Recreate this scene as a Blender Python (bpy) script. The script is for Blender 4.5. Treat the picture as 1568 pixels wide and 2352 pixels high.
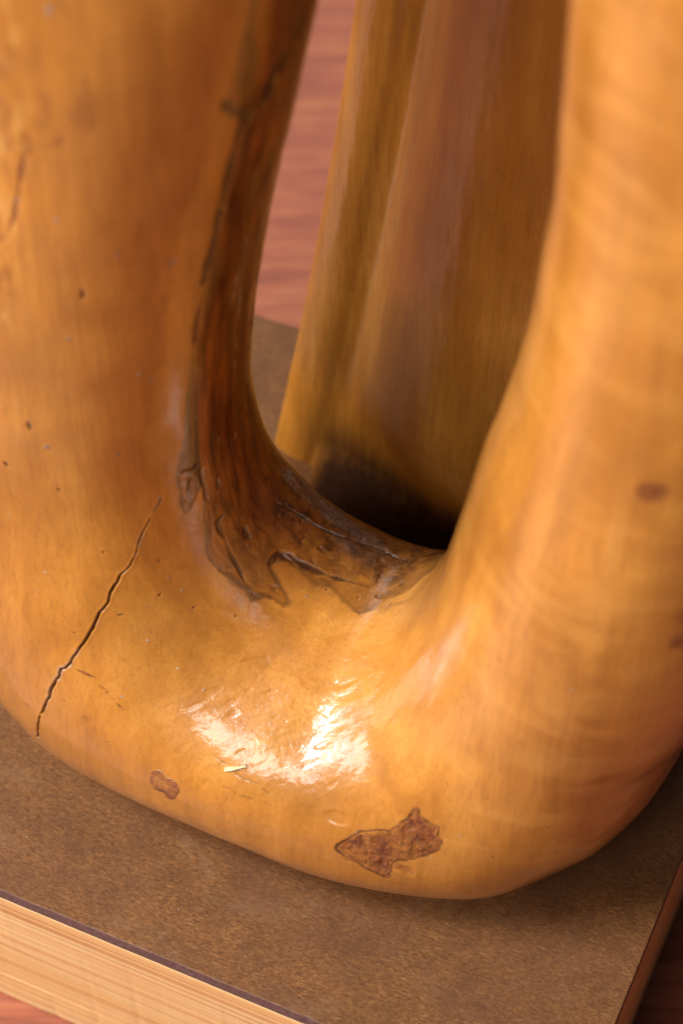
import bpy, bmesh, math, random, os
import numpy as np
from mathutils import Vector, Matrix
from mathutils.bvhtree import BVHTree

for o in list(bpy.data.objects):
    bpy.data.objects.remove(o, do_unlink=True)
SC = bpy.context.scene
COL = SC.collection
RND = random.Random(7)

# ------------------------------------------------------------------ camera
F_PX, CX, CY = 5000.0, 784.0, 1176.0            # measured on a 1568 x 2352 print of the photograph
PITCH = math.radians(51.0)
CAM = np.array([0.0, 0.0, 0.542])
cam_d = bpy.data.cameras.new('camera')
cam = bpy.data.objects.new('camera', cam_d)
COL.objects.link(cam)
cam.location = CAM
cam.rotation_euler = (math.radians(90) - PITCH, 0, 0)
cam_d.sensor_fit = 'VERTICAL'
cam_d.sensor_height = 36.0
cam_d.sensor_width = 24.0
cam_d.lens = F_PX / 2352 * 36.0
cam_d.clip_start = 0.01
cam_d.clip_end = 60
cam_d.dof.use_dof = True
cam_d.dof.focus_distance = 0.595
cam_d.dof.aperture_fstop = 9.5
SC.camera = cam

# ------------------------------------------------------------------ light and exposure
W = bpy.data.worlds.new('World')
SC.world = W
W.use_nodes = True
W.node_tree.nodes['Background'].inputs[0].default_value = (0.80, 0.86, 1.0, 1)
W.node_tree.nodes['Background'].inputs[1].default_value = 0.05

def area(name, loc, target, sx, sy, power, colour):
    d = bpy.data.lights.new(name, 'AREA')
    d.shape = 'RECTANGLE'
    d.size, d.size_y, d.energy, d.color = sx, sy, power, colour
    o = bpy.data.objects.new(name, d)
    COL.objects.link(o)
    o.location = loc
    o.rotation_euler = (Vector(target) - Vector(loc)).to_track_quat('-Z', 'Y').to_euler()
    return o

area('window_light', (-1.55, 0.05, 0.95), (0, 0.38, 0.1), 0.9, 1.0, 25, (1.0, 0.98, 0.96))
area('front_window_light', (-0.88, -0.98, 1.42), (0, 0.36, 0.1), 0.72, 0.72, 16, (1.0, 0.98, 0.96))
area('skylight', (-1.16, 0.04, 1.76), (0, 0.32, 0.05), 0.62, 0.60, 62, (0.82, 0.91, 1.0))
area('far_window_light', (-0.5, 2.3, 1.5), (0, 0.5, 0.0), 1.6, 1.2, 9, (0.97, 0.97, 1.0))
SC.view_settings.view_transform = 'Standard'
SC.view_settings.look = 'None'
SC.view_settings.exposure = 0.15
SC.view_settings.gamma = 1.0
SC.cycles.max_bounces = 8
SC.cycles.use_denoising = True

# ------------------------------------------------------------------ frames and helpers
TURN = math.radians(24.2)                         # the plinth is turned against the camera
SV = np.array([math.cos(TURN), -math.sin(TURN), 0.0])
DV = np.array([math.sin(TURN), math.cos(TURN), 0.0])
ORG = np.array([0.0, 0.36, 0.0])

def world(s, d, z):
    s, d, z = np.broadcast_arrays(np.asarray(s, float), np.asarray(d, float), np.asarray(z, float))
    return ORG + s[..., None] * SV + d[..., None] * DV + z[..., None] * np.array([0, 0, 1.0])

def ray(px, py):
    """direction of sight towards a measured point"""
    u, v = (px - CX) / F_PX, (py - CY) / F_PX
    c, s = math.cos(PITCH), math.sin(PITCH)
    dr = np.array([u, c - v * s, -s - v * c])
    return dr / np.linalg.norm(dr)

def tag(o, label=None, cat=None, group=None, kind=None):
    for k, v in (('label', label), ('category', cat), ('group', group), ('kind', kind)):
        if v:
            o[k] = v
    return o

def empty(name, loc, rz=0.0):
    o = bpy.data.objects.new(name, None)
    COL.objects.link(o)
    o.location = loc
    o.rotation_euler = (0, 0, rz)
    o.empty_display_size = 0.05
    return o

def mesh_obj(name, co, faces, mat, parent=None, smooth=True):
    """co in world metres; stored in the parent's frame"""
    co = np.asarray(co, float)
    if parent is not None:
        rz = parent.rotation_euler[2]
        q = co - np.array(parent.location)
        c, s = math.cos(-rz), math.sin(-rz)
        co = np.stack([q[:, 0] * c - q[:, 1] * s, q[:, 0] * s + q[:, 1] * c, q[:, 2]], 1)
    me = bpy.data.meshes.new(name)
    if isinstance(faces, np.ndarray):
        nf = len(faces)
        me.vertices.add(len(co))
        me.vertices.foreach_set('co', co.astype(np.float32).ravel())
        me.loops.add(nf * 4)
        me.loops.foreach_set('vertex_index', faces.astype(np.int32).ravel())
        me.polygons.add(nf)
        me.polygons.foreach_set('loop_start', np.arange(0, nf * 4, 4, dtype=np.int32))
        me.update(calc_edges=True)
    else:
        me.from_pydata([tuple(p) for p in co], [], faces)
    me.validate()
    if smooth:
        me.polygons.foreach_set('use_smooth', np.ones(len(me.polygons), bool))
    me.materials.append(mat)
    o = bpy.data.objects.new(name, me)
    COL.objects.link(o)
    if parent is not None:
        o.parent = parent
    return o

def attr(o, name, val):
    val = np.asarray(val, np.float32)
    if val.ndim == 1:
        a = o.data.attributes.new(name, 'FLOAT', 'POINT')
        a.data.foreach_set('value', val)
    else:
        a = o.data.attributes.new(name, 'FLOAT_VECTOR', 'POINT')
        a.data.foreach_set('vector', val.ravel())

# value noise on points, vectorised
_perm = np.random.RandomState(3).permutation(256)
_perm = np.concatenate([_perm, _perm, _perm])
_val = np.random.RandomState(5).rand(256) * 2 - 1
def noise(p):
    i = np.floor(p).astype(int)
    f = p - i
    f = f * f * (3 - 2 * f)
    i &= 255
    x, y, z = i[:, 0], i[:, 1], i[:, 2]
    def h(a, b, c):
        return _val[_perm[_perm[_perm[(x + a) & 255] + ((y + b) & 255)] + ((z + c) & 255)]]
    l = lambda a, b, t: a + (b - a) * t
    return l(l(l(h(0, 0, 0), h(1, 0, 0), f[:, 0]), l(h(0, 1, 0), h(1, 1, 0), f[:, 0]), f[:, 1]),
             l(l(h(0, 0, 1), h(1, 0, 1), f[:, 0]), l(h(0, 1, 1), h(1, 1, 1), f[:, 0]), f[:, 1]), f[:, 2])
def fbm(p, n=3):
    r, a = 0, 1.0
    for k in range(n):
        r = r + a * noise(p * 2 ** k + 17.3 * k)
        a *= 0.5
    return r
def sstep(a, b, x):
    t = np.clip((x - a) / (b - a), 0, 1)
    return t * t * (3 - 2 * t)

# ------------------------------------------------------------------ shader helpers
class NT:
    def __init__(self, name):
        self.m = bpy.data.materials.new(name)
        self.m.use_nodes = True
        self.t = self.m.node_tree
        self.b = self.t.nodes['Principled BSDF']
    def n(self, kind, **kw):
        nd = self.t.nodes.new(kind)
        for k, v in kw.items():
            setattr(nd, k, v)
        return nd
    def put(self, sock, v):
        if hasattr(v, 'is_output'):
            self.t.links.new(v, sock)
        elif isinstance(v, (tuple, list)) and len(v) == 3 and sock.type == 'RGBA':
            sock.default_value = (*v, 1)
        else:
            sock.default_value = v
    def obj(self):
        return self.n('ShaderNodeTexCoord').outputs['Object']
    def at(self, name, out='Fac'):
        return self.n('ShaderNodeAttribute', attribute_name=name).outputs[out]
    def map(self, v, scale=(1, 1, 1), rot=(0, 0, 0), loc=(0, 0, 0)):
        m = self.n('ShaderNodeMapping')
        self.put(m.inputs[0], v)
        m.inputs['Scale'].default_value = scale
        m.inputs['Rotation'].default_value = rot
        m.inputs['Location'].default_value = loc
        return m.outputs[0]
    def noise(self, v, scale, detail=3, rough=0.55, dist=0.0):
        m = self.n('ShaderNodeTexNoise')
        self.put(m.inputs['Vector'], v)
        m.inputs['Scale'].default_value = scale
        m.inputs['Detail'].default_value = detail
        m.inputs['Roughness'].default_value = rough
        m.inputs['Distortion'].default_value = dist
        return m.outputs['Fac']
    def ramp(self, f, *stops):
        r = self.n('ShaderNodeValToRGB')
        e = r.color_ramp.elements
        while len(e) < len(stops):
            e.new(0.5)
        for k, (p, c) in enumerate(stops):
            e[k].position = p
            e[k].color = (*c, 1) if isinstance(c, tuple) else (c, c, c, 1)
        self.put(r.inputs[0], f)
        return r.outputs[0]
    def mix(self, f, a, b, mode='MIX'):
        m = self.n('ShaderNodeMix', data_type='RGBA', blend_type=mode)
        self.put(m.inputs[0], f)
        self.put(m.inputs[6], a)
        self.put(m.inputs[7], b)
        return m.outputs[2]
    def math(self, op, a, b=0.0, clamp=False):
        m = self.n('ShaderNodeMath', operation=op, use_clamp=clamp)
        self.put(m.inputs[0], a)
        self.put(m.inputs[1], b)
        return m.outputs[0]
    def bump(self, h, strength, dist, prev=None):
        m = self.n('ShaderNodeBump')
        m.inputs['Strength'].default_value = strength
        m.inputs['Distance'].default_value = dist
        self.put(m.inputs['Height'], h)
        if prev is not None:
            self.put(m.inputs['Normal'], prev)
        return m.outputs[0]

def wood_material(name):
    T = NT(name)
    v = T.obj()
    streak = T.noise(T.map(v, (900, 900, 45)), 1.0, 3, 0.6, 0.4)          # fine fibres along the trunk
    broad = T.noise(T.map(v, (70, 70, 9)), 1.0, 3, 0.55, 0.6)             # growth bands
    cloud = T.noise(v, 22, 3, 0.5)
    sap = T.ramp(broad, (0.30, (0.36, 0.126, 0.013)), (0.50, (0.51, 0.192, 0.023)), (0.72, (0.62, 0.262, 0.041)))
    sap = T.mix(T.ramp(cloud, (0.36, 0.0), (0.70, 0.70)), sap, (0.30, 0.098, 0.010))
    sap = T.mix(T.math('MULTIPLY', T.ramp(streak, (0.44, 0.0), (0.76, 1.0)), 0.42), sap, (0.24, 0.078, 0.010))
    pore = T.noise(T.map(v, (2600, 2600, 210)), 1.0, 1, 0.5, 0.2)
    sap = T.mix(T.math('MULTIPLY', T.ramp(pore, (0.62, 0.0), (0.74, 1.0)), 0.38), sap, (0.17, 0.052, 0.008))
    # curly figure: pale bands across the grain
    curl = T.noise(T.map(v, (22, 22, 70), (0.25, 0.30, 0.0)), 1.0, 2, 0.5, 1.6)
    sap = T.mix(T.math('MULTIPLY', T.ramp(curl, (0.46, 0.0), (0.66, 1.0)), T.at('figure')), sap, (0.70, 0.33, 0.065))
    # blotchy bark-side figure high on the left limb
    blot = T.noise(T.map(v, (100, 100, 42)), 1.0, 3, 0.6, 0.8)
    sap = T.mix(T.math('MULTIPLY', T.ramp(blot, (0.48, 0.0), (0.62, 1.0)), T.at('blotch')), sap, (0.90, 0.54, 0.15))
    sap = T.mix(T.math('MULTIPLY', T.ramp(blot, (0.34, 1.0), (0.46, 0.0)), T.at('blotch')), sap, (0.20, 0.060, 0.009))
    # heartwood
    hs = T.noise(T.map(v, (330, 330, 9)), 1.0, 4, 0.62, 0.35)
    hb = T.noise(T.map(v, (95, 95, 7)), 1.0, 3, 0.6, 0.5)
    heart = T.ramp(hs, (0.34, (0.040, 0.011, 0.002)), (0.47, (0.19, 0.056, 0.006)), (0.66, (0.37, 0.130, 0.015)))
    heart = T.mix(T.ramp(hb, (0.40, 0.0), (0.66, 0.6)), heart, (0.075, 0.020, 0.004))
    col = T.mix(T.at('heart'), sap, heart)
    rust = T.ramp(T.noise(v, 700, 3, 0.6, 0.8), (0.35, (0.060, 0.013, 0.004)), (0.54, (0.165, 0.039, 0.009)), (0.72, (0.33, 0.100, 0.026)))
    col = T.mix(T.at('stain'), col, rust)
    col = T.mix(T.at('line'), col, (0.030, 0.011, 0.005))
    col = T.mix(T.at('dirt_shade'), col, (0.030, 0.011, 0.005))  # crack and pit dirt, plus painted shade at the rear limb's foot
    dust = T.ramp(T.noise(v, 900, 3, 0.6), (0.4, (0.10, 0.08, 0.065)), (0.65, (0.46, 0.43, 0.40)))
    col = T.mix(T.at('dust'), col, dust)
    T.put(T.b.inputs['Base Color'], col)
    rn = T.noise(v, 120, 4, 0.6)
    rough = T.ramp(rn, (0.3, 0.40), (0.7, 0.52))
    rough = T.mix(T.math('MAXIMUM', T.at('dust'), T.at('dull')), rough, (0.9, 0.9, 0.9))
    T.put(T.b.inputs['Roughness'], rough)
    T.put(T.b.inputs['Specular IOR Level'], T.math('MULTIPLY', 0.40, T.math('SUBTRACT', 1.0, T.math('MAXIMUM', T.math('MULTIPLY', T.at('dull'), 0.9), T.math('MULTIPLY', T.at('heart'), 0.55)))))
    coat = T.math('SUBTRACT', 0.95, T.math('MULTIPLY', T.math('MAXIMUM', T.at('dust'), T.at('dull')), 0.95), True)
    T.put(T.b.inputs['Coat Weight'], coat)
    T.b.inputs['Coat Roughness'].default_value = 0.10
    fine = T.noise(T.map(v, (1500, 1500, 260)), 1.0, 2, 0.5)
    dent = T.noise(v, 260, 3, 0.55, 0.5)
    b1 = T.bump(fine, 0.25, 0.00012)
    b2 = T.bump(dent, 0.30, 0.00035, b1)
    b3 = T.bump(T.math('MULTIPLY', T.noise(T.map(v, (330, 330, 120)), 1.0, 3, 0.6, 1.6), T.at('rugged')), 0.9, 0.0011, b2)
    T.put(T.b.inputs['Normal'], b3)
    T.put(T.b.inputs['Coat Normal'], b3)
    return T.m

def pine_material(name, dark=False):
    T = NT(name)
    v = T.obj()
    g = T.noise(T.map(v, (7, 300, 300)), 1.0, 2, 0.5, 0.0)
    ln = T.noise(T.map(v, (1.6, 20, 330), (0.0, 0.02, 0.0)), 1.0, 2, 0.5, 0.25)
    ln2 = T.noise(T.map(v, (1.2, 20, 520), (0.0, 0.02, 0.0)), 1.0, 1, 0.5, 0.2)
    c = T.ramp(ln, (0.30, (0.66, 0.35, 0.11)), (0.43, (0.70, 0.45, 0.19)), (0.50, (0.42, 0.13, 0.022)), (0.545, (0.70, 0.44, 0.18)), (0.72, (0.62, 0.31, 0.09)))
    c = T.mix(T.math('MULTIPLY', T.ramp(ln2, (0.46, 0.0), (0.52, 1.0), (0.58, 0.0)), 0.75), c, (0.58, 0.23, 0.06))
    c = T.mix(T.math('MULTIPLY', T.ramp(T.noise(T.map(v, (2.5, 20, 160), (0.0, 0.02, 0.0), (3, 1, 2)), 1.0, 1), (0.705, 0.0), (0.73, 1.0), (0.75, 0.0)), 0.8), c, (0.22, 0.14, 0.09))
    c = T.mix(T.math('MULTIPLY', T.ramp(g, (0.35, 0.0), (0.8, 1.0)), 0.35), c, (0.76, 0.54, 0.30))
    T.put(T.b.inputs['Base Color'], T.mix(T.ramp(T.noise(T.map(v, (14, 60, 60)), 1.0, 3), (0.45, 0.0), (0.75, 0.5)), c, (0.62, 0.28, 0.085)))
    T.b.inputs['Roughness'].default_value = 0.55
    T.put(T.b.inputs['Normal'], T.bump(g, 0.3, 0.0003))
    return T.m

def hardboard_material(name):
    T = NT(name)
    v = T.obj()
    f1 = T.noise(T.map(v, (620, 1500, 1000), (0, 0, 0.75)), 1.0, 4, 0.72, 1.0)
    f2 = T.noise(T.map(v, (600, 1400, 1000), (0, 0, 0.10)), 1.0, 4, 0.72, 1.0)
    f3 = T.noise(T.map(v, (260, 2600, 1000), (0, 0, -0.9)), 1.0, 1, 0.5, 0.3)
    f4 = T.noise(T.map(v, (300, 2300, 1000), (0, 0, 1.1), (.3, .1, 0)), 1.0, 1, 0.5, 0.3)
    big = T.noise(v, 18, 5, 0.62, 0.3)
    mid_ = T.noise(v, 95, 4, 0.65, 0.4)
    c = T.ramp(f1, (0.34, (0.070, 0.024, 0.0075)), (0.52, (0.170, 0.063, 0.0175)), (0.72, (0.32, 0.136, 0.045)))
    c2 = T.ramp(f2, (0.36, (0.058, 0.020, 0.007)), (0.54, (0.170, 0.064, 0.0180)), (0.74, (0.38, 0.170, 0.056)))
    c = T.mix(0.5, c, c2)
    c = T.mix(T.math('MULTIPLY', T.ramp(f3, (0.70, 0.0), (0.76, 1.0)), 0.7), c, (0.36, 0.19, 0.070))
    c = T.mix(T.math('MULTIPLY', T.ramp(f4, (0.72, 0.0), (0.78, 1.0)), 0.7), c, (0.020, 0.010, 0.007))
    c = T.mix(T.ramp(mid_, (0.42, 0.0), (0.72, 0.50)), c, (0.070, 0.027, 0.010))
    scuff = T.noise(T.map(v, (30, 55, 40), (0, 0, 0.6), (.2, .5, 0)), 1.0, 5, 0.68, 0.6)
    c = T.mix(T.ramp(scuff, (0.55, 0.0), (0.76, 0.30)), c, (0.27, 0.155, 0.085))
    c = T.mix(T.ramp(T.noise(v, 620, 1, 0.5), (0.80, 0.0), (0.83, 0.7)), c, (0.42, 0.34, 0.26))
    c = T.mix(T.ramp(T.noise(T.map(v, (1, 1, 1), (0, 0, 0), (.7, .2, .1)), 430, 2, 0.5), (0.76, 0.0), (0.785, 0.9)), c, (0.015, 0.008, 0.006))
    c = T.mix(T.ramp(big, (0.42, 0.0), (0.68, 0.60)), c, (0.100, 0.036, 0.015))
    T.put(T.b.inputs['Base Color'], c)
    T.put(T.b.inputs['Roughness'], T.ramp(big, (0.3, 0.42), (0.7, 0.55)))
    T.b.inputs['Specular IOR Level'].default_value = 0.2
    T.put(T.b.inputs['Normal'], T.bump(f2, 0.35, 0.0002, T.bump(f1, 0.35, 0.0002)))
    return T.m

def plain_material(name, ramp, scale, rough, bump=0.0002):
    T = NT(name)
    v = T.obj()
    f = T.noise(v, scale, 4, 0.6)
    T.put(T.b.inputs['Base Color'], T.ramp(f, *ramp))
    T.b.inputs['Roughness'].default_value = rough
    T.put(T.b.inputs['Normal'], T.bump(f, 0.3, bump))
    return T.m

def floor_material(name):
    T = NT(name)
    v = T.obj()
    a = T.noise(T.map(v, (18, 160, 1)), 1.0, 4, 0.6, 1.6)
    b = T.noise(T.map(v, (40, 700, 1)), 1.0, 3, 0.6, 0.4)
    c = T.ramp(a, (0.30, (0.19, 0.042, 0.017)), (0.50, (0.29, 0.070, 0.026)), (0.72, (0.38, 0.115, 0.040)))
    c = T.mix(T.math('MULTIPLY', T.ramp(b, (0.5, 0.0), (0.75, 1.0)), 0.4), c, (0.11, 0.022, 0.014))
    T.put(T.b.inputs['Base Color'], c)
    T.b.inputs['Roughness'].default_value = 0.42
    T.b.inputs['Specular IOR Level'].default_value = 0.5
    T.put(T.b.inputs['Normal'], T.bump(b, 0.2, 0.0002))
    return T.m

M_WOOD = wood_material('polished_wood')
M_PINE = pine_material('pine')
M_HARD = hardboard_material('hardboard_face')
M_EDGE = plain_material('hardboard_edge', ((0.3, (0.07, 0.030, 0.024)), (0.6, (0.13, 0.060, 0.048)), (0.8, (0.22, 0.12, 0.10))), 900, 0.7)
M_FLOOR = floor_material('red_laminate')
M_STRAW = plain_material('straw', ((0.3, (0.50, 0.34, 0.14)), (0.7, (0.72, 0.56, 0.31))), 1500, 0.85)

# ------------------------------------------------------------------ floor
FLOOR_Z = -0.0720
n = 60
fx = np.linspace(-4, 4, n + 1); fy = np.linspace(-3.5, 5, n + 1)
gx, gy = np.meshgrid(fx, fy)
idx = np.arange((n + 1) ** 2).reshape(n + 1, n + 1)
ff = np.stack([idx[:-1, :-1], idx[:-1, 1:], idx[1:, 1:], idx[1:, :-1]], -1).reshape(-1, 4)
floor = mesh_obj('floor', np.stack([gx.ravel(), gy.ravel(), np.full(gx.size, FLOOR_Z)], 1), ff, M_FLOOR, None, False)
tag(floor, kind='structure')

# ------------------------------------------------------------------ plinth
def box_part(name, s0, s1, d0, d1, z0, z1, mat, parent, bev=0.0006, mats=None):
    bm = bmesh.new()
    bmesh.ops.create_cube(bm, size=1.0)
    for v in bm.verts:
        v.co = Vector(((s0 + s1) / 2 + v.co.x * (s1 - s0), (d0 + d1) / 2 + v.co.y * (d1 - d0), (z0 + z1) / 2 + v.co.z * (z1 - z0)))
    bmesh.ops.bevel(bm, geom=bm.edges[:], offset=bev, segments=2, affect='EDGES', profile=0.6)
    long_ = [e for e in bm.edges if e.calc_length() > 0.6 * max(s1 - s0, d1 - d0)]
    bmesh.ops.subdivide_edges(bm, edges=long_, cuts=110, use_grid_fill=True)
    q = np.array([v.co[:] for v in bm.verts])
    w1 = noise(q * 180 + 7) * 0.5 + noise(q * 520 + 3) * 0.5
    w2 = sstep(.45, .75, noise(q * np.array([130, 130, 30]) + 11))
    ctr = Vector(((s0 + s1) / 2, (d0 + d1) / 2, (z0 + z1) / 2))
    for v, a, b in zip(bm.verts, w1, w2):
        if abs(abs(v.co.y - ctr.y) - (d1 - d0) / 2) < 2.5 * bev or abs(abs(v.co.x - ctr.x) - (s1 - s0) / 2) < 2.5 * bev:
            ex = 0.00010 * a - 0.00030 * b
            if abs(abs(v.co.y - ctr.y) - (d1 - d0) / 2) < 2.5 * bev:
                v.co.y += ex * (1 if v.co.y > ctr.y else -1)
            if abs(v.co.z - z1) < 2 * bev:
                v.co.z += min(0.0, 0.5 * ex)
    me = bpy.data.meshes.new(name)
    bm.to_mesh(me); bm.free()
    me.materials.append(mat)
    if mats:
        me.materials.append(mats)
        for p in me.polygons:
            p.material_index = 0 if p.normal.z > 0.9 else 1
    o = bpy.data.objects.new(name, me)
    COL.objects.link(o)
    o.parent = parent
    return o

S0, S1, D0, D1 = -0.135, 0.1074, -0.0919, 0.140
ZH = -0.0050
plinth = empty('plinth', tuple(ORG + np.array([0, 0, 0.0])), -TURN)
tag(plinth, 'brown hardboard-topped pine plinth under the polished wooden carving', 'plinth')
box_part('hardboard_top', S0, S1, D0, D1, ZH, 0.0, M_HARD, plinth, 0.0004, M_EDGE)
ZB, ZP = -0.0560, ZH - 0.0002
t = 0.022
for (nm, a, b, c, d) in (('pine_rail', S0, S1, D0, D0 + t), ('pine_rail', S0, S1, D1 - t, D1 - 0.0),
                         ('pine_end_rail', S0, S0 + t, D0 + t + .0002, D1 - t - .0002), ('pine_end_rail', S1 - t, S1 - 0.0003, D0 + t + .0002, D1 - t - .0002)):
    box_part(nm, a, b, c, d, ZB, ZP, M_PINE, plinth, 0.0008)
box_part('bottom_batten', S0, S1, D0 + 0.0002, D0 + t, FLOOR_Z, ZB - 0.0005, M_PINE, plinth, 0.0012)
box_part('bottom_batten', S0, S1, D1 - t, D1 - 0.0002, FLOOR_Z, ZB - 0.0005, M_PINE, plinth, 0.0012)
box_part('bottom_batten', S1 - t, S1 - 0.0005, D0 + t + .0002, D1 - t - .0002, FLOOR_Z, ZB - 0.0005, M_PINE, plinth, 0.0012)
box_part('bottom_batten', S0, S0 + t, D0 + t + .0002, D1 - t - .0002, FLOOR_Z, ZB - 0.0005, M_PINE, plinth, 0.0012)

# ------------------------------------------------------------------ the carving
carving = empty('wooden_sculpture', tuple(ORG), -TURN)
tag(carving, 'polished orange wooden carving with an upright oval opening, standing on the hardboard plinth', 'sculpture')

def hermite(k, val, x):
    """smooth interpolation of rows val at knots k"""
    k = np.asarray(k, float); val = np.asarray(val, float)
    m = np.zeros_like(val)
    h = np.diff(k)[:, None]
    dl = np.diff(val, axis=0) / h
    m[1:-1] = (dl[:-1] * h[1:] + dl[1:] * h[:-1]) / (h[1:] + h[:-1])
    m[0], m[-1] = dl[0], dl[-1]
    i = np.clip(np.searchsorted(k, x, side='right') - 1, 0, len(k) - 2)
    hh = (k[i + 1] - k[i])[:, None]
    t = ((x - k[i]) / (k[i + 1] - k[i]))[:, None]
    return ((2 * t**3 - 3 * t**2 + 1) * val[i] + (t**3 - 2 * t**2 + t) * hh * m[i]
            + (-2 * t**3 + 3 * t**2) * val[i + 1] + (t**3 - t**2) * hh * m[i + 1])

Q = float(os.environ.get('SCULPT_Q', '1'))
#        inner s,z        outer s,z       d0     front  back  exponent
ST = [
    ( .006, .400, -.098, .400,  .004, .034, .034, 2.1),
    ( .002, .330, -.104, .330,  .002, .038, .034, 2.1),
    (-.0064,.261, -.112, .260,  .000, .041, .032, 2.15),
    (-.0230,.175, -.122, .165,  .000, .044, .030, 2.2),
    (-.0276,.122, -.126, .100,  .000, .047, .030, 2.3),
    (-.0235,.095, -.120, .048,  .002, .0565, .030, 2.4),
    (-.0120,.079, -.086, .006,  .003, .0655, .030, 2.4),
    ( .0025,.0712, -.014, .000,  .002, .068, .030, 2.4),
    ( .0140,.0705, .040, .000,  .001, .065, .032, 2.4),
    ( .0226,.0775, .070, .006,  .000, .060, .034, 2.35),
    ( .0293,.093,  .091, .027, -.001, .053, .036, 2.25),
    ( .0370,.130,  .104, .072, -.002, .048, .036, 2.15),
    ( .0406,.152,  .114, .115, -.002, .047, .036, 2.1),
    ( .0480,.195,  .119, .175, -.002, .043, .036, 2.1),
    ( .0515,.240,  .121, .235, -.002, .039, .036, 2.1),
    ( .0505,.290,  .120, .290, -.002, .035, .036, 2.1),
    ( .0480,.345,  .118, .345, -.002, .031, .036, 2.1),
    ( .0440,.400,  .114, .400, -.002, .028, .036, 2.1),
]
ST = np.array(ST)
mid = np.stack([(ST[:, 0] + ST[:, 2]) / 2, (ST[:, 1] + ST[:, 3]) / 2], 1)
K = np.concatenate([[0], np.cumsum(np.linalg.norm(np.diff(mid, axis=0), axis=1))])
# rows: fine where the opening turns, coarse towards the limb ends
fine = np.linspace(0, K[-1], 4000)
cz = hermite(K, mid, fine)[:, 1]
dens = np.where(cz < 0.14, 1 / 0.00031, np.where(cz < 0.24, 1 / 0.0008, 1 / 0.0016)) * Q
cum = np.concatenate([[0], np.cumsum((dens[1:] + dens[:-1]) / 2 * np.diff(fine))])
NR = int(cum[-1])
rows = np.interp(np.linspace(0, cum[-1], NR), cum, fine)
P = hermite(K, ST, rows)
NCf = int(680 * Q)
phi = np.linspace(0, 2 * np.pi, 3000)
COLS_V = np.zeros((NR, NCf, 3)); ARC = np.zeros((NR, NCf)); PHI = np.zeros((NR, NCf))
cph, sph = np.cos(phi), np.sin(phi)
for r in range(NR):
    si, zi, so, zo, d0, df, db, e = P[r]
    w = 0.5 * math.hypot(so - si, zo - zi)
    ax = np.array([so - si, zo - zi]) / (2 * w)
    u = w * np.sign(cph) * np.abs(cph) ** (2 / e)
    dd = d0 - np.where(sph > 0, df, db) * np.sign(sph) * np.abs(sph) ** (2 / e)
    ds = np.hypot(np.diff(u), np.diff(dd))
    arc = np.concatenate([[0], np.cumsum(ds)])
    wgt = np.where((phi > 0.12 * np.pi) & (phi < 1.25 * np.pi), 1.0, 0.33)
    cw = np.concatenate([[0], np.cumsum(ds * wgt[1:])])
    tt = np.linspace(0, cw[-1], NCf, endpoint=False)
    uu, dq, aa, pp = (np.interp(tt, cw, q) for q in (u, dd, arc, phi))
    c = np.array([(si + so) / 2, (zi + zo) / 2])
    COLS_V[r, :, 0] = c[0] + ax[0] * uu
    COLS_V[r, :, 1] = dq
    COLS_V[r, :, 2] = c[1] + ax[1] * uu
    ARC[r] = aa - np.interp(np.pi / 2, phi, arc)
    PHI[r] = pp
V = COLS_V.reshape(-1, 3)
V[:, 2] = np.where(V[:, 2] < 0.004, 0.004 - 0.004 * (1 - np.exp((V[:, 2] - 0.004) / 0.004)), V[:, 2])   # flattened where it stands

def grid_normals(G):
    a = np.roll(G, -1, 1) - np.roll(G, 1, 1)
    b = np.gradient(G, axis=0)
    nn = np.cross(a, b)
    return nn / (np.linalg.norm(nn, axis=-1, keepdims=True) + 1e-12)

def grid_faces(nr, nc):
    i = np.arange(nr * nc).reshape(nr, nc)
    j = np.roll(i, -1, 1)
    return np.stack([i[:-1], i[1:], j[1:], j[:-1]], -1).reshape(-1, 4)

G = V.reshape(NR, NCf, 3)
N0 = grid_normals(G)
cen = G.mean(axis=1, keepdims=True)
if ((G - cen) * N0).sum() < 0:
    N0 = -N0
    FLIP = True
else:
    FLIP = False
# hand-carved unevenness
amp = 0.0005 * fbm(V * 26, 2) + 0.00020 * fbm(V * 75 + 9, 2)
amp *= sstep(0.001, 0.012, V[:, 2])
V = V + N0.reshape(-1, 3) * amp[:, None]
G = V.reshape(NR, NCf, 3)
N0 = grid_normals(G) * (-1 if FLIP else 1)
FACES = grid_faces(NR, NCf)
if not FLIP:
    pass
WV = world(V[:, 0], V[:, 1], V[:, 2])
tree = BVHTree.FromPolygons([Vector(p) for p in WV], [tuple(f) for f in FACES[:, [0, 1, 2, 3]]]) if Q < 2 else None

def hit(px, py):
    """point of the carving seen at a measured position -> vertex index"""
    loc, nor, fi, dist = tree.ray_cast(Vector(CAM), Vector(ray(px, py)))
    return None if loc is None else FACES[fi][0]

n_v = len(V)
zero = np.zeros(n_v)
A_heart, A_line, A_stain, A_dust, A_dirt, A_rug = (zero.copy() for _ in range(6))
A_blot = 0.95 * sstep(.145, .215, V[:, 2]) * (1 - sstep(-.075, -.050, V[:, 0] + .012 * fbm(V * 60, 2)))
A_fig = 0.03 + 0.17 * sstep(0.03, 0.07, V[:, 0])

def closed_spline(P, n):
    m = len(P); out = []
    t = np.linspace(0, m, n, endpoint=False)
    i = t.astype(int); f = (t - i)[:, None]
    p0, p1, p2, p3 = P[(i - 1) % m], P[i % m], P[(i + 1) % m], P[(i + 2) % m]
    return 0.5 * (2 * p1 + (p2 - p0) * f + (2 * p0 - 5 * p1 + 4 * p2 - p3) * f**2 + (3 * p1 - p0 - 3 * p2 + p3) * f**3)

# ------------------------------------------------------------------ marks in the wood, laid out on the carving's own surface
ROWV = np.repeat(rows, NCf); ARCV = ARC.ravel()
DISP = np.zeros(n_v)

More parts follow.
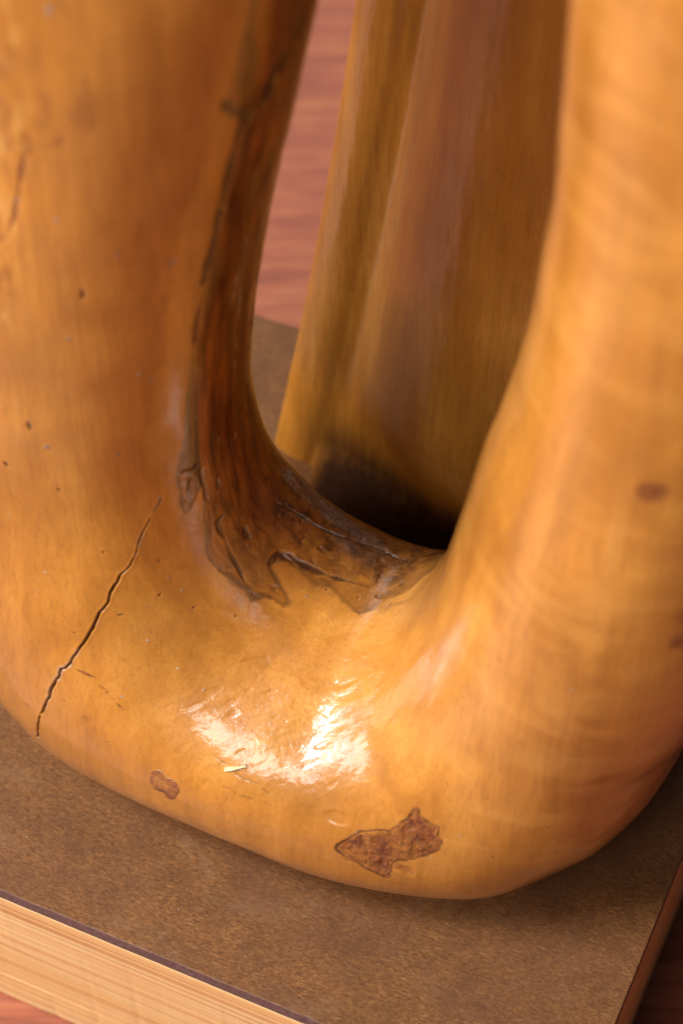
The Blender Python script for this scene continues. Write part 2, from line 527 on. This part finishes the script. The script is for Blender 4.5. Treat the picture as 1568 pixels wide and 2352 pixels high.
def trace(pts):
    k = [hit(*p) for p in pts]
    return np.array([i for i in k if i is not None], int)

def near(i0, rad):
    lo, hi = V[i0].min(0) - rad, V[i0].max(0) + rad
    return np.where(np.all((V > lo) & (V < hi), axis=1))[0]

def line_dist(sel, P):
    """distance of the chosen vertices to a polyline, and how far along it"""
    q = V[sel]; best = np.full(len(sel), 9.0); along = np.zeros(len(sel))
    for k in range(len(P) - 1):
        a, b = P[k], P[k + 1]
        ab = b - a
        L2 = max(ab @ ab, 1e-12)
        t = np.clip((q - a) @ ab / L2, 0, 1)
        d = np.linalg.norm(q - a - t[:, None] * ab, axis=1)
        m = d < best
        best[m] = d[m]; along[m] = (k + t[m]) / (len(P) - 1)
    return best, along

def stroke(pts, width, A, strength=1.0, depth=0.0, wob=0.35, freq=500, soft=0.5, taper=True):
    i0 = trace(pts)
    if len(i0) < 2:
        return
    sel = near(i0, width * 3 + 0.002)
    sel = sel[N0.reshape(-1, 3)[sel] @ N0.reshape(-1, 3)[i0].mean(0) > -0.2]
    d, al = line_dist(sel, V[i0])
    d = d + wob * width * noise(V[sel] * freq)
    wd = width * (0.55 + 0.45 * noise(V[sel] * 160 + 4)) if wob else width
    if taper:
        wd = wd * (0.35 + 0.65 * np.clip(4 * al * (1 - al), 0, 1) ** 0.5)
    m = 1 - sstep(wd * (1 - soft), wd * (1 + soft) + 1e-5, d)
    if A is not None:
        A[sel] = np.maximum(A[sel], strength * m)
    if depth:
        DISP[sel] -= depth * m

def spot(px, py, rad, A, strength=1.0, height=0.0, stretch=1.0, wob=0.4):
    i = hit(px, py)
    if i is None:
        return
    c = V[i]
    sel = np.where(np.all(np.abs(V - c) < rad * 3 * max(1, stretch), axis=1))[0]
    q = V[sel] - c
    q[:, 2] /= stretch
    d = np.linalg.norm(q, axis=1) * (1 + wob * noise(V[sel] * 0.5 / rad))
    m = 1 - sstep(rad * 0.6, rad * 1.25, d)
    if A is not None:
        A[sel] = np.maximum(A[sel], strength * m)
    DISP[sel] += height * m

def inside(poly, x, y):
    r = np.zeros(len(x), bool)
    j = len(poly) - 1
    for i in range(len(poly)):
        xi, yi = poly[i]; xj, yj = poly[j]
        if yi != yj:
            r ^= ((yi > y) != (yj > y)) & (x < (xj - xi) * (y - yi) / (yj - yi) + xi)
        j = i
    return r

def patch(pts, rad=0.004):
    """signed distance (inside negative) to a closed outline on the surface"""
    i0 = trace(pts)
    sel = near(i0, rad)
    sel = sel[N0.reshape(-1, 3)[sel] @ N0.reshape(-1, 3)[i0].mean(0) > 0.0]
    P = V[np.append(i0, i0[0])]
    d, _ = line_dist(sel, P)
    c = V[i0].mean(0); n = N0.reshape(-1, 3)[i0].mean(0); n /= np.linalg.norm(n)
    e1 = np.cross(n, [0, 0, 1.0]); e1 /= np.linalg.norm(e1); e2 = np.cross(n, e1)
    ins = inside(np.stack([(V[i0] - c) @ e1, (V[i0] - c) @ e2], 1), (V[sel] - c) @ e1, (V[sel] - c) @ e2)
    return sel, np.where(ins, -d, d)

# heartwood on the inner side of the left limb and over the saddle
edge = [(592, -20), (575, 60), (545, 180), (522, 250), (560, 268), (545, 330), (518, 420), (500, 520), (478, 610), (468, 660), (452, 750), (440, 850), (432, 920),
        (424, 1000), (412, 1062), (409, 1110), (410, 1165), (425, 1186), (440, 1180), (454, 1148), (466, 1120), (468, 1170), (472, 1230), (476, 1268),
        (494, 1290), (502, 1312), (520, 1322), (548, 1334), (570, 1352), (576, 1382), (600, 1378), (628, 1376), (652, 1388), (660, 1380),
        (650, 1352), (634, 1318), (622, 1296), (634, 1287), (660, 1290), (690, 1310), (724, 1336), (770, 1362), (800, 1386), (828, 1400), (852, 1392),
        (880, 1380), (915, 1366), (950, 1346), (975, 1322), (1000, 1303)]
ei = trace(edge)
uv = np.stack([ROWV[ei], ARCV[ei]], 1)
far_arc = 0.135
poly = np.concatenate([[[-0.01, uv[0, 1]]], uv, [[uv[-1, 0] + 0.012, far_arc], [-0.01, far_arc]]])
ins = inside(poly, ROWV, ARCV)
sel = np.arange(n_v)[(ROWV < uv[:, 0].max() + 0.03) & (ARCV > uv[:, 1].min() - 0.02) & (ARCV < far_arc + .02)]
d, al = line_dist(sel, V[ei])
sd = np.where(ins[sel], -d, d) + (1 - 0.75 * sstep(.11, .16, V[sel][:, 2])) * (0.0007 * fbm(V[sel] * 230, 3) + 0.0012 * noise(V[sel] * np.array([90, 90, 60]) + 5))
soft = 0.0008 + 0.0016 * sstep(0.12, 0.2, V[sel][:, 2])
low_ = 1 - sstep(.075, .115, V[sel][:, 2])
A_heart[sel] = (1 - sstep(-soft, soft, sd)) * (1 - low_ * 0.35 * (1 - sstep(.003, .016, -sd)))
up_ = sstep(.10, .15, V[sel][:, 2])
str_ = np.clip(.45 + .55 * fbm(V[sel] * np.array([110, 110, 8]) + 3, 3), 0, 1)
A_heart[sel] = np.maximum(A_heart[sel], up_ * .62 * (1 - sstep(.001, .026, sd)) * str_)
halo = 0.75 * (1 - sstep(0.0, 0.009, sd)) * sstep(-.25, .5, fbm(V[sel] * np.array([120, 120, 60]), 2)) * (1 - sstep(.16, .22, V[sel][:, 2]))
A_heart[sel] = np.maximum(A_heart[sel], 0.5 * halo)
lw = 0.00055 * (1 + 0.9 * noise(V[sel] * 190))
A_line[sel] = np.maximum(A_line[sel], 0.8 * np.clip(.55 + .8 * noise(V[sel] * 60 + 2), 0, 1) * (1 - sstep(lw * 0.5, lw * 1.9, np.abs(sd))))
A_dirt[sel] = np.maximum(A_dirt[sel], .32 * sstep(.006, .020, -sd) * low_)
in_low = A_heart[sel] * (1 - sstep(0.10, 0.145, V[sel][:, 2]))
A_rug[sel] = np.maximum(A_rug[sel], 0.22 * in_low)
A_rug[sel] = np.maximum(A_rug[sel], 0.10 * A_heart[sel])
pit = sstep(0.50, 0.80, noise(V[sel] * np.array([420, 420, 200]))) * in_low * sstep(-.1, .5, noise(V[sel] * 70 + 8))
DISP[sel] -= 0.00055 * pit
A_line[sel] = np.maximum(A_line[sel], 0.55 * pit)

# black bark pockets and drying lines in the heartwood
for pts, w in (([(706, 10), (690, 60), (674, 105)], .0032), ([(660, 130), (634, 172), (618, 215), (600, 254)], .0034), ([(520, 245), (545, 262), (580, 268)], .0020),
               ([(552, 610), (540, 660), (533, 712)], .0009), ([(566, 560), (556, 620)], .0006), ([(508, 480), (490, 560), (468, 650)], .0013),
               ([(466, 690), (452, 740), (447, 790)], .0011), ([(560, 275), (530, 380), (512, 470)], .0016), ([(640, 300), (620, 380), (604, 470)], .0009),
               ([(575, 500), (562, 600), (548, 740), (540, 860)], .0006), ([(600, 560), (585, 680), (572, 800)], .0005),
               ([(590, 400), (578, 470)], .0008)):
    stroke(pts, w, A_line, 0.9, 0.0005, 0.5, 300)
for pts, w in (([(512, 1186), (500, 1200), (507, 1218), (519, 1235)], .0008), ([(421, 1085), (445, 1075), (462, 1048)], .0008), ([(428, 1150), (436, 1100)], .0007),
               ([(518, 1235), (530, 1270), (545, 1300), (566, 1335)], .0007), ([(560, 1210), (575, 1235)], .0016),
               ([(620, 1292), (640, 1268), (690, 1290), (760, 1322), (850, 1345)], .0012)):
    stroke(pts, w, A_line, 0.75, 0.0004, 0.6, 400)
# second drying crack, along the saddle
c3 = lambda x, y: (367.4 + .498 * x, 689 + .498 * y)
stroke([c3(*p) for p in ((535, 935), (600, 965), (660, 1000), (720, 1035), (790, 1070), (880, 1100), (960, 1125), (1060, 1165), (1140, 1200))], .00055, A_dirt, 1, .0011, .3, 600)

# long open crack down the left of the saddle
c4 = lambda x, y: (.5003 * x, 1056.4 + .5003 * y)
crack = [(742, 175), (712, 232), (688, 280), (660, 330), (640, 385), (630, 425), (612, 462), (603, 484), (575, 512), (553, 540), (528, 580), (512, 612), (503, 648), (478, 685),
         (460, 705), (442, 750), (418, 795), (400, 825), (368, 866), (345, 905), (325, 938), (300, 965), (286, 962), (270, 1005), (242, 1055), (222, 1100), (206, 1145), (186, 1190), (182, 1240), (176, 1275)]
ci = trace([c4(*p) for p in crack])
sel = near(ci, 0.004)
sel = sel[N0.reshape(-1, 3)[sel] @ N0.reshape(-1, 3)[ci].mean(0) > 0]
jag = np.stack([noise(V[sel] * 420 + 3), noise(V[sel] * 420 + 31), noise(V[sel] * 420 + 77)], 1) * 0.00034
keep = V[sel].copy(); V[sel] = V[sel] + jag
d, al = line_dist(sel, V[ci] if len(ci) else V[ci])
V[sel] = keep
wd = 0.78 * np.interp(al, [0, .12, .28, .36, .42, .55, .66, .74, .80, .9, 1], [.00004, .00008, .00015, .00034, .00018, .00030, .00018, .00020, .00027, .00018, .00016])
m = 1 - sstep(wd * 0.75, wd * 1.35 + .00010, d)
A_dirt[sel] = np.maximum(A_dirt[sel], m)
DISP[sel] -= 0.0016 * m
lip = np.exp(-((d - wd * 1.7 - .0003) / .0003) ** 2)
DISP[sel] += 0.00010 * lip
A_dust[sel] = np.maximum(A_dust[sel], 0.38 * lip * sstep(-.1, .5, noise(V[sel] * 300)))

# knots
def knot(pts, rough_depth, ring, tone=1.0):
    sel, sd = patch([tuple(p) for p in closed_spline(np.array(pts, float), 3 * len(pts))], 0.004)
    q = V[sel]
    sd = sd + 0.00022 * fbm(q * 700, 2)
    m = 1 - sstep(-.00022, .00022, sd)
    mott = np.clip(.80 + .35 * fbm(q * 260 + 3, 3), .35, 1)
    A_stain[sel] = np.maximum(A_stain[sel], m * mott * tone)
    if ring:
        ph = (-sd + .0007 * fbm(q * 170, 2)) / .00095
        rings = np.clip(np.sin(2 * np.pi * ph), 0, 1) ** 3 * m * sstep(-.2, .4, noise(q * 120 + 9))
        A_line[sel] = np.maximum(A_line[sel], .6 * rings)
        edge_ = (1 - sstep(.00008, .00040, np.abs(sd))) * np.clip(.5 + .9 * noise(q * 300 + 1), 0, 1)
        A_line[sel] = np.maximum(A_line[sel], .9 * edge_)
        pale = (1 - sstep(.00010, .00045, np.abs(sd + .0008))) * np.clip(.5 + noise(q * 200 + 6), 0, 1)
        A_stain[sel] *= 1 - 0.8 * pale
    DISP[sel] -= rough_depth * m * (0.7 + 0.8 * fbm(q * 380, 3))
    A_rug[sel] = np.maximum(A_rug[sel], 0.55 * m)
c5 = lambda x, y: (551 + .3807 * x, 1332 + .3807 * y)
knot([c5(*p) for p in ((575, 1610), (640, 1560), (720, 1515), (800, 1508), (880, 1510), (930, 1495), (965, 1460), (1000, 1440), (1030, 1400), (1060, 1375), (1080, 1385), (1080, 1415),
      (1110, 1430), (1150, 1465), (1200, 1490), (1195, 1540), (1220, 1580), (1200, 1620), (1165, 1645), (1110, 1660), (1050, 1680), (1000, 1690), (960, 1692), (928, 1706), (915, 1740), (908, 1775), (890, 1800), (840, 1780),
      (760, 1740), (690, 1700), (640, 1690), (610, 1650))], 0.00035, True)
c6 = lambda x, y: (.5003 * x, 1561.6 + .5003 * y)
knot([c6(*p) for p in ((690, 440), (710, 415), (745, 420), (770, 450), (800, 460), (825, 500), (805, 545), (780, 545), (755, 520), (735, 510), (700, 490))], 0.00003, False, .95)
for (x, y, r) in ((768, 490, .00062), (722, 452, .00030), (745, 470, .00024)):
    i = hit(*c6(x, y)); dd_ = np.linalg.norm(V - V[i], axis=1) + .0002 * noise(V * 900)
    A_stain *= 1 - .9 * (1 - sstep(r * .8, r * 1.2, dd_))
for (x, y, r, h) in ((905, 1990, .0021, 0), (928, 1996, .0017, 0)):
    spot(x, y, r, A_stain, .40, -.0003, 1, .8)
spot(1490, 1125, .0032, A_stain, 0.8); spot(1512, 1122, .0020, A_stain, 0.7); spot(1556, 1470, .0022, A_stain, .7); spot(1563, 1410, .0020, A_stain, .4)
spot(*c4(395, 1190), .0011, A_stain, .35, 0, 1.5); spot(*c4(130, 1130), .0010, A_stain, .3)
for pts in (((355, 965), (400, 980), (445, 1000)), ((430, 1020), (460, 1035), (490, 1055)), ((520, 1095), (545, 1120), (570, 1150))):
    stroke([c4(*p) for p in pts], .00045, A_stain, .8, 0, .8, 500)
# bark trace and dark flecks high on the left limb
stroke([(154, 312), (140, 338), (78, 350), (58, 362), (48, 420), (36, 500), (30, 522), (8, 556)], .0012, A_stain, .75, .0002, .5, 200)
for (x, y, r) in ((190, 262, .0016), (182, 285, .0012), (108, 268, .0013), (90, 300, .0010), (60, 330, .0012), (10, 295, .0016), (150, 30, .0012), (6, 170, .0016)):
    spot(x, y, r, A_stain, .32, 0, 2.6, .8)
for (x, y, r) in ((193, 678, .0008), (70, 985, .0008), (15, 1068, .0005)):
    spot(x, y, r, A_dirt, .8, -.0003, 1.6)

# dust specks and small pits
for p in ((213, 520), (775, 540), (838, 597), (680, 828), (820, 957), (938, 1057), (935, 460), (45, 256), (560, 1087), (1410, 625), (178, 610), (680, 678)):
    spot(*c4(*p), .00030, A_dust, 1, .0001)
for p in ((115, 37), (273, 587), (390, 607), (400, 602), (318, 863), (348, 873), (160, 780), (133, 507), (40, 465), (110, 1027), (272, 1045)):
    spot(*p, .00048, A_dust, 1, .0001)
for p in ((548, 710), (992, 620), (1090, 630), (1203, 595), (1355, 382), (1060, 48), (408, 815)):
    spot(784.4 + .5003 * p[0], 1561.6 + .5003 * p[1], .00032, A_dust, .8, .0001)
for p in ((480, 425), (345, 793), (735, 622), (565, 712), (890, 680), (1085, 713), (275, 140), (498, 1070), (735, 462), (300, 1105), (500, 1300), (1500, 595), (555, 712)):
    spot(*c4(*p), .00034, A_dirt, .9, -.0003)
for p in ((668, 538), (698, 815), (985, 785), (278, 945), (948, 676), (555, 75)):
    spot(784.4 + .5003 * p[0], 1561.6 + .5003 * p[1], .00028, A_dirt, .8, -.0002)
c7 = lambda x, y: (784.4 + .5003 * x, 1561.6 + .5003 * y)
for pts in (((1000, 736), (1040, 726), (1092, 708)), ((1040, 356), (1110, 346)), ((470, 455), (488, 488))):
    stroke([c7(*p) for p in pts], .00022, A_dirt, .6, .0001, .5, 800)
for pts in (((1000, 360), (1060, 395)), ((1070, 420), (1120, 450), (1180, 475)), ((1025, 485), (1060, 500), (1095, 528)), ((1210, 500), (1240, 520)), ((1110, 530), (1160, 545))):
    stroke([c6(*p) for p in pts], .00030, A_dirt, .4, .00008, .9, 900)
# small scooped dent beside the large knot
i = hit(*c5(590, 1440)); q = V - V[i]
near_d = np.abs(q).max(1) < .006
el = np.sqrt((q[near_d][:, 0] / .0043) ** 2 + (q[near_d][:, 2] / .0021) ** 2 + (q[near_d][:, 1] / .004) ** 2)
DISP[near_d] -= 0.00028 * (1 - sstep(.55, 1.0, el))

# knife-cut facets over the saddle
i = hit(720, 1600); q = V - V[i]
fac = np.exp(-((q[:, 0] / .034) ** 2 + (q[:, 1] / .030) ** 2)) * sstep(.02, .035, V[:, 2]) * (1 - sstep(.10, .13, V[:, 2])) * (1 - A_heart)
sel = np.where(fac > .03)[0]
ca, sa = math.cos(.65), math.sin(.65)
lx, ly = V[sel, 0] * ca + V[sel, 1] * sa, -V[sel, 0] * sa + V[sel, 1] * ca
pq = np.stack([lx * 85 + .8 * noise(V[sel] * 110), ly * 330 + 1.0 * noise(V[sel] * 90 + 5), V[sel, 2] * 60], 1)
rid = 1 - np.abs(noise(pq)) * 1.6
pq2 = np.stack([lx * 190, ly * 620, V[sel, 2] * 90], 1) + 40
nick = sstep(.5, .8, noise(pq2))
DISP[sel] += fac[sel] * (0.00005 * noise(np.stack([lx * 150 + 2, ly * 1000, V[sel, 2] * 200], 1)) + 0.00040 * noise(np.stack([lx * 60 + 3, ly * 150, V[sel, 2] * 80], 1)) + 0.00012 * rid + 0.00003 * noise(pq * 2.3) - 0.00018 * nick)
A_rug[sel] = np.maximum(A_rug[sel], .20 * fac[sel])

# dust lying behind the saddle ridge
try:
    sel, sd = patch([(632, 1068), (660, 1074), (700, 1104), (760, 1158), (850, 1224), (935, 1284), (900, 1276), (800, 1222), (720, 1166), (660, 1112)], .003)
    A_dust[sel] = np.maximum(A_dust[sel], (1 - sstep(-.0012, .0006, sd + .0010 * fbm(V[sel] * 300, 2))) * np.clip(.55 + .35 * noise(V[sel] * 220), 0, 1) * np.interp(V[sel][:, 0], [-.04, -.01, .02], [1, .6, .15]))
except Exception:
    pass
V = V + N0.reshape(-1, 3) * DISP[:, None]

body = mesh_obj('front_loop', world(V[:, 0], V[:, 1], V[:, 2]), FACES if FLIP else FACES[:, ::-1], M_WOOD, carving)
for nm, a in (('heart', A_heart), ('line', A_line), ('stain', A_stain), ('dust', A_dust), ('dirt_shade', A_dirt), ('rugged', A_rug), ('figure', A_fig), ('dull', zero), ('blotch', A_blot)):
    attr(body, nm, a)

# rear limb: a fin-edged column behind the opening
RC = np.array([(-.0650, .0935), (-.0636, .0892), (-.0585, .0868), (-.0530, .0860), (-.0480, .0864), (-.0430, .0855), (-.0370, .0796), (-.0260, .0708),
               (-.0090, .0628), (.0120, .0594), (.0310, .0665), (.0430, .0890), (.0440, .1120), (.0200, .1310), (-.0200, .1290), (-.0500, .1120), (-.0630, .0985)])
RM, RN = int(420 * Q), int(360 * Q)
base = closed_spline(RC, RM)
zz = np.concatenate([np.linspace(0.0, 0.05, RN // 3, endpoint=False), np.linspace(0.05, 0.42, RN - RN // 3)])
belly_c = np.array([.004, .098])
is_fin = sstep(-.030, -.046, base[:, 0])[:, None]
GR = np.zeros((len(zz), RM, 3))
for r, z in enumerate(zz):
    k = 1.0 - 0.26 * (1 - sstep(0.004, 0.062, z))
    k = np.where(base[:, 1:2] < 0.11, k + (1 - k) * is_fin, 1.0)
    q = belly_c + (base - belly_c) * k
    cove = (1 - sstep(0.001, 0.016, z)) ** 1.5 * sstep(-.050, -.036, base[:, 0]) * (1 - sstep(.095, .110, base[:, 1]))
    q[:, 1] -= (q[:, 1] - 0.040) * cove
    lean = 0.028 * (z / 0.19) - 0.006 * (z / 0.19) * (z / 0.19 - 1)
    GR[r, :, 0] = q[:, 0] + lean
    GR[r, :, 1] = q[:, 1]
    GR[r, :, 2] = z
VR = GR.reshape(-1, 3)
NRm = grid_normals(GR)
cenr = GR.mean(axis=1, keepdims=True)
flipr = ((GR - cenr) * NRm).sum() < 0
if flipr:
    NRm = -NRm
VR = VR + NRm.reshape(-1, 3) * (0.00012 * fbm(VR * np.array([34, 34, 14]), 2) + 0.00008 * fbm(VR * np.array([300, 300, 60]), 2))[:, None]
VR[:, 2] = np.maximum(VR[:, 2], 0.0)
fr = grid_faces(len(zz), RM)
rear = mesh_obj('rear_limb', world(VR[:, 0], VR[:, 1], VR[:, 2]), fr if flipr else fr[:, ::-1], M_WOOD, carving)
z_ = np.zeros(len(VR))
foot_shade = (1 - sstep(0.008, 0.034, VR[:, 2] + 0.0025 * fbm(VR * 60, 2))) * sstep(-.055, -.040, VR[:, 0] - 0.15 * VR[:, 2])  # shade under the belly, painted with the heart and dirt colours
for nm, a in (('heart', np.maximum(foot_shade, np.clip(.16 + .12 * fbm(VR * np.array([50, 50, 6]), 2), 0, 1))), ('line', z_), ('stain', z_), ('dust', z_), ("dirt_shade", 0.96 * foot_shade), ('rugged', z_ + 0.08), ('figure', z_), ('dull', 1 - sstep(.034, .060, VR[:, 2])), ('blotch', z_)):
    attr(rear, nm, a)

# a flake of straw lying on the front of the carving
p0, p1 = [np.array(tree.ray_cast(Vector(CAM), Vector(ray(*p)))[0]) for p in ((516, 1766), (567, 1757))]
nr_ = np.array(tree.ray_cast(Vector(CAM), Vector(ray(540, 1760)))[1]); nr_ = nr_ if nr_ @ (CAM - p0) > 0 else -nr_
ln = p1 - p0; wv = np.cross(nr_, ln); wv /= np.linalg.norm(wv)
co, fc = [], []
SX, SY = 14, 7
for a in range(SX + 1):
    for b in range(SY + 1):
        t_, w_ = a / SX, b / SY - 0.5
        half = 0.0013 * (0.55 + 0.45 * math.sin(math.pi * min(1, 0.25 + t_)))
        lift = 0.00035 + 0.0004 * abs(w_ * 2) ** 2 + 0.0003 * math.sin(t_ * 3.0) + 0.00008 * math.sin(9 * t_ + 5 * w_)
        co.append(p0 + ln * (t_ + 0.05 * w_) + wv * w_ * half + nr_ * lift)
for lay in (0, 1):
    if lay:
        co += [c - nr_ * 0.00012 for c in co[:(SX + 1) * (SY + 1)]]
    o_ = lay * (SX + 1) * (SY + 1)
    for a in range(SX):
        for b in range(SY):
            q = [o_ + a * (SY + 1) + b, o_ + (a + 1) * (SY + 1) + b, o_ + (a + 1) * (SY + 1) + b + 1, o_ + a * (SY + 1) + b + 1]
            fc.append(q if lay == 0 else q[::-1])
m_ = (SX + 1) * (SY + 1)
rim = [a * (SY + 1) for a in range(SX + 1)] + [SX * (SY + 1) + b for b in range(1, SY + 1)] + [a * (SY + 1) + SY for a in range(SX - 1, -1, -1)] + [b for b in range(SY - 1, 0, -1)]
for k in range(len(rim)):
    a, b = rim[k], rim[(k + 1) % len(rim)]
    fc.append([b, a, a + m_, b + m_])
tag(mesh_obj('straw_flake', co, fc, M_STRAW), 'tiny pale flake of straw stuck on the front of the orange wooden carving', 'straw')
